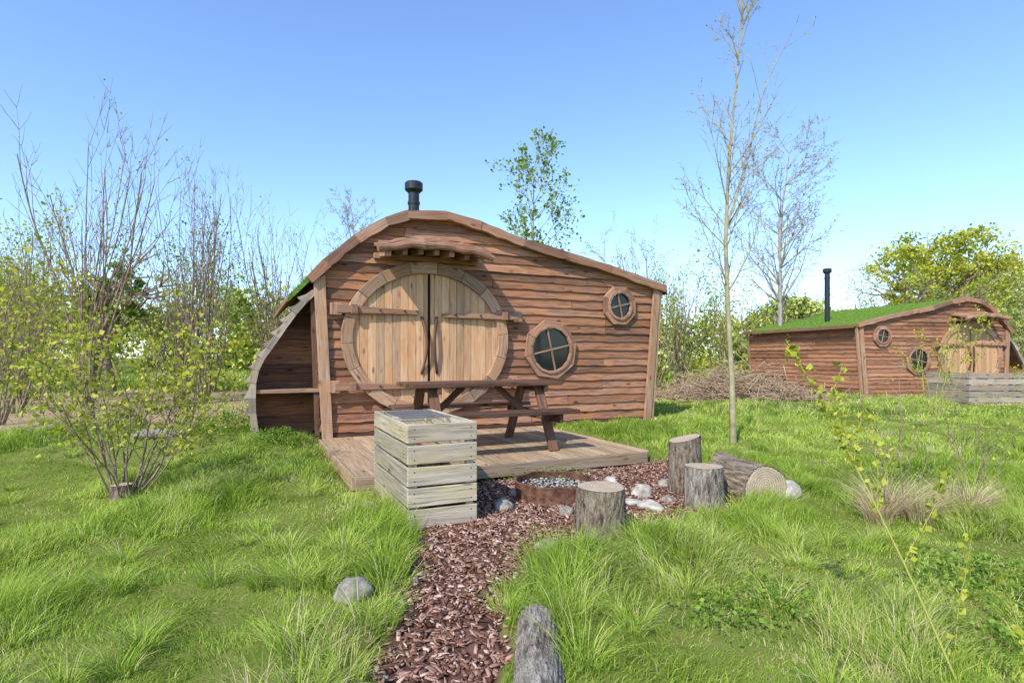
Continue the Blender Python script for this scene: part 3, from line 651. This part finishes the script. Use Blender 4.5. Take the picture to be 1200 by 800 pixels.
def oak(x,y,h,seed,mat,name='oak_tree',R=6,n=26000,ls=.30,k=46):
    P=empty(name,(x,y,0)); rs=np.random.default_rng(seed); pl=Plant(seed)
    pl.grow(np.array([0,0,0.]),np.array([0,0,1.]),h*.55,.034*h,0,dict(wander=[.04,.12,.14,.15],up=[.05,.03,.02,0],max=2,start=[.3,.15,0],kids=[16,8,0],ang=[55,40,30],ratio=[1.05,.6,.4],leaf=9,spread=0,rmin=.03,step=.8,end=.4,rr=.5))
    pl.wood('branches',M_barkg,P); c=[];rb=[]
    for i in range(k):
        a=rs.normal(size=3); a/=np.linalg.norm(a); a[2]=abs(a[2])*1.0-.25; f=rs.random()**.4
        o=np.array([a[0]*R*.86*f,a[1]*R*.86*f,h*.58+a[2]*h*.36*f]); r=R*rs.uniform(.13,.26); m=n//k
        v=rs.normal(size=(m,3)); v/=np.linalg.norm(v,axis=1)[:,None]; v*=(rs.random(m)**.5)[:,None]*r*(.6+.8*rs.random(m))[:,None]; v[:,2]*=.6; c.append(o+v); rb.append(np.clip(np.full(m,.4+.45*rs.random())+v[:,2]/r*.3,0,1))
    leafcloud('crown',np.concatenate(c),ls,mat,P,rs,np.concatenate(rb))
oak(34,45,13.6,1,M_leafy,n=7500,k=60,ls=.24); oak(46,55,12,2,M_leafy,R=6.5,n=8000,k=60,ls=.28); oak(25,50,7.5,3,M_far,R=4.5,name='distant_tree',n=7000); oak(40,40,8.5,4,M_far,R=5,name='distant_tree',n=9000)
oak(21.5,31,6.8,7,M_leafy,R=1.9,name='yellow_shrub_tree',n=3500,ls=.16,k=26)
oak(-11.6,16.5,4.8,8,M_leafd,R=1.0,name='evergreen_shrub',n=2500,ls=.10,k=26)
# distant tree line, one mass
rs=np.random.default_rng(77); c=[];rb=[]
for i in range(320):
    a=rs.uniform(-1.15,1.15); 
    if i>250: a=rs.uniform(-.85,-.3)
    d=rs.uniform(42,75); x=d*math.sin(a)*1.1; y=d*math.cos(a)*.9+5; r=rs.uniform(1.2,2.6); m=170
    v=rs.normal(size=(m,3)); v/=np.linalg.norm(v,axis=1)[:,None]; v*=(rs.random(m)**.5)[:,None]*r*(.5+.9*rs.random(m))[:,None]; zc=rs.uniform(.8,(6.0 if a<-.2 else 4.2) if abs(a)>.15 else 3.2)
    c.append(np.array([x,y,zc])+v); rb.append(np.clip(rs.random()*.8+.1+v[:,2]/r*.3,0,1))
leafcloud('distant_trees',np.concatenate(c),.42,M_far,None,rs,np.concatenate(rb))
rs=np.random.default_rng(78); c=[];rb=[]
for i in range(150):
    x=rs.uniform(-26,28) if i<120 else rs.uniform(-20,-6); y=rs.uniform(19,25)+(3 if x>8 else 0); r=rs.uniform(.4,.9); m=130; v=rs.normal(size=(m,3)); v/=np.linalg.norm(v,axis=1)[:,None]; v*=(rs.random(m)**.5)[:,None]*r*(.5+.9*rs.random(m))[:,None]
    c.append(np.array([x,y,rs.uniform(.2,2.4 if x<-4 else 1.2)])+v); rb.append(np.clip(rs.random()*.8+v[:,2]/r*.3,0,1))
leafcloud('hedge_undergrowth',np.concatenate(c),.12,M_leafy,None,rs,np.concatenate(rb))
# slim foreground tree
pl=Plant(301); base=np.array([2.92,7.5,hz(2.92,7.5)-.05]); P=empty('slender_tree',tuple(base))
trunk=[(0,0,0),(-.02,0,.9),(-.07,0,1.8),(-.10,0,2.7),(-.06,.02,3.6),(.02,.03,4.5),(.10,.05,5.3),(.16,.05,6.2)]; tr=[.048,.039,.033,.027,.020,.014,.010,.005]
TB=dict(wander=[.06,.10,.12],up=[.08,.05,.03],max=2,start=[.12,.1,0],kids=[9,5,0],ang=[35,35,30],ratio=[.5,.5,.4],leaf=0,spread=.02,rmin=.0032,step=.14,end=.3,rr=.6)
for i in range(len(trunk)-1):
    a=np.array(trunk[i]);b_=np.array(trunk[i+1])
    for k in range(4): pl.seg.append((a+(b_-a)*k/4,a+(b_-a)*(k+1)/4,tr[i]+(tr[i+1]-tr[i])*k/4,tr[i]+(tr[i+1]-tr[i])*(k+1)/4))
rr=random.Random(4)
for i in range(36):
    z=rr.uniform(1.9,6.0); x=np.interp(z,[q[2] for q in trunk],[q[0] for q in trunk]); a=rr.random()*6.28; up=rr.uniform(1.1,1.8)
    L=(1.1 if z<4.8 else .7)*rr.uniform(.5,1.1); pl.grow(np.array([x,0,z]),nrm(np.array([math.cos(a),math.sin(a),up])),L,.009,0,TB)
pl.grow(np.array([-.07,0,2.05]),nrm(np.array([.8,0,1])),1.2,.014,0,TB); pl.grow(np.array([-.06,0,3.0]),nrm(np.array([.35,0,1])),2.4,.014,0,dict(TB,kids=[12,4,0],ratio=[.3,.5,.4]))
pl.wood('branches',M_barky,P); pl.leaves('leaves',M_leafy,P,.022,.16)
# left leafy multi-stem shrub
pl=multi(311,20,1.75,.66,dict(wander=[.09,.14,.15],up=[.03,.06,.04],max=2,start=[.2,.1,0],kids=[7,4,0],ang=[40,40,30],ratio=[.42,.5,.4],leaf=1,spread=.035,rmin=.003,step=.12,nl=2),.012)
variant('nearshrub',pl,M_barkg,M_leafy,.042,.8,'hazel_shrub'); place('nearshrub',-3.5,5.15,.95,0)
log('cut_stump',(-3.5,5.1,hz(-3.5,5.1)-.03),.085,.16,seed=9)
pl=multi(312,10,2.2,.5,dict(wander=[.09,.14,.15],up=[.03,.06,.04],max=2,start=[.2,.1,0],kids=[6,4,0],ang=[40,40,30],ratio=[.42,.5,.4],leaf=1,spread=.04,rmin=.003,step=.18,nl=1),.013)
variant('nearshrub2',pl,M_barkg,M_leafy,.055,.8,'hazel_shrub'); place('nearshrub2',-6.2,6.6,1,0); place('nearshrub2',-7.4,7.6,1.25,2)
# saplings right
pl=multi(313,7,1.9,.22,dict(wander=[.07,.12,.15],up=[.05,.06,.04],max=2,start=[.2,.1,0],kids=[5,3,0],ang=[35,40,30],ratio=[.35,.5,.4],leaf=1,spread=.04,rmin=.004,step=.18,nl=2),.012)
variant('sap',pl,M_twigy,M_leafy,.045,.8,'sapling'); place('sap',8.2,11,1.0,0); place('sap',8.1,8.6,.5,2)
pl=multi(314,7,1.1,.35,dict(wander=[.06,.12],up=[.03,.06],max=1,start=[.3,.1],kids=[4,0],ang=[35,40],ratio=[.35,.5],leaf=1,spread=.03,rmin=.0025,step=.12,nl=1),.006)
variant('twigs',pl,M_barkg,M_leafy,.03,.6,'twiggy_sapling'); place('twigs',3.1,4.6,1,0); place('twigs',3.7,4.7,.85,2); place('twigs',4.4,5.3,.7,2)
# foreground willow shoot
pl=Plant(320); st=[np.array(q) for q in((1.74,2.2,0.),(1.69,2.27,.2),(1.62,2.35,.447),(1.56,2.43,.65),(1.5,2.5,.84),(1.41,2.55,1.06),(1.325,2.6,1.25),(1.26,2.62,1.38))]
for i in range(7):
    pl.seg.append((st[i],st[i+1],.006-.0006*i,.0054-.0006*i))
    if i>=2:
        for k in range(7): 
            q=st[i]+(st[i+1]-st[i])*k/7; pl.lf.append(q)
            if i>3: 
                for _ in range(5): pl.lf.append(q+pl.nr.normal(size=3)*.012)
TS=dict(wander=[.05],up=[.02],max=0,start=[0],kids=[0],ang=[0],ratio=[0],leaf=0,spread=.008,rmin=.002,step=.025,nl=3)
for q,d,L in((st[3],(.1,.05,1),.42),(st[4],(-.2,.1,1),.3),(st[5],(.3,0,1),.22),(st[2],(.35,.1,1),.45),(st[4],(.3,.1,1),.25),(st[3],(.4,.1,1),.3)): pl.grow(q,nrm(np.array(d,float)),L,.003,0,TS)
pl.grow(np.array([1.78,2.3,0.]),nrm(np.array([.02,0,1.])),.62,.0035,0,TS); pl.grow(np.array([1.9,2.1,0.]),nrm(np.array([.1,.1,1.])),.5,.0035,0,TS)
P=empty('willow_shoot'); pl.wood('stems',M_twigy,P); pl.leaves('leaves',M_leafy,P,.028,.9)
# weeds: feathery clumps sunk in the grass
rs=np.random.default_rng(90); c=[]
for cx,cy,r,m,hh in((1.35,2.95,.30,450,.09),(1.0,2.8,.2,200,.07),(2.7,3.2,.42,800,.13),(2.2,2.6,.3,300,.09),(-3.9,7.7,.55,2200,.25),(-3.0,7.3,.3,800,.18),(2.9,8.2,.5,800,.10),(.3,6.05,.5,500,.07),(4.2,5.6,.5,700,.12),(.55,3.55,.2,350,.12)):
    a=rs.random(m)*6.28; q=r*np.sqrt(rs.random(m))*(1+.35*np.sin(a*5+cx*9)); x=cx+q*np.cos(a);y=cy+q*np.sin(a); c.append(np.stack([x,y,H(x,y)+.02+hh*rs.random(m)**.7*(1-.5*np.clip(q/r,0,1.2)**2)*(.5+fbm(x*9,y*9,5))],-1))
leafcloud('weed_patch',np.concatenate(c),.024,M_leafd,None,rs)
# brush pile
pl=Plant(330)
for i in range(2200):
    x=pl.nr.normal()*1.25; y=pl.nr.normal()*.6; z=abs(pl.nr.normal())*.34*math.exp(-(x/2.0)**2)+.02
    d=pl.nr.normal(size=3); d[2]*=.35; d=nrm(d); L=pl.r.uniform(.3,.9); p=np.array([x,y,z]); pl.seg.append((p-d*L/2,p+d*L/2,.010,.005))
P=empty('brush_pile',(6.0,15.3,hz(6,15.3))); pl.wood('sticks',M_brush,P)
# ------------------------------------------------------------------ light, sky, camera
sd=Vector((-.42,-.72,.80)).normalized(); el=math.asin(sd.z); az=math.atan2(sd.x,sd.y)
su=bpy.data.lights.new('sun','SUN'); su.energy=5; su.angle=math.radians(.5); su.color=(1,.97,.90)
o=bpy.data.objects.new('sun',su); COL.objects.link(o); o.rotation_euler=(-sd).to_track_quat('-Z','Y').to_euler()
w=bpy.data.worlds.new('World'); S.world=w; w.use_nodes=True; nt=w.node_tree; bg=nt.nodes['Background']
sk=nt.nodes.new('ShaderNodeTexSky'); sk.sky_type='NISHITA'; sk.sun_disc=False; sk.sun_elevation=el; sk.sun_rotation=az; sk.air_density=1.0; sk.dust_density=.5; sk.ozone_density=1.6
mm=mixc(nt,1.0,sk.outputs[0],(1.5,1.72,2.05),'MULTIPLY')
nt.links.new(mm,bg.inputs[0]); bg.inputs[1].default_value=.15
cam=bpy.data.cameras.new('camera'); cam.lens=20; cam.sensor_width=36; cam.clip_end=3000; cam.clip_start=.05; cam.shift_y=18/1200
o=bpy.data.objects.new('camera',cam); COL.objects.link(o); o.location=(0,0,1.3); o.rotation_euler=(math.radians(90),0,0); S.camera=o
S.view_settings.view_transform='Standard'; S.view_settings.look='None'; S.view_settings.exposure=0
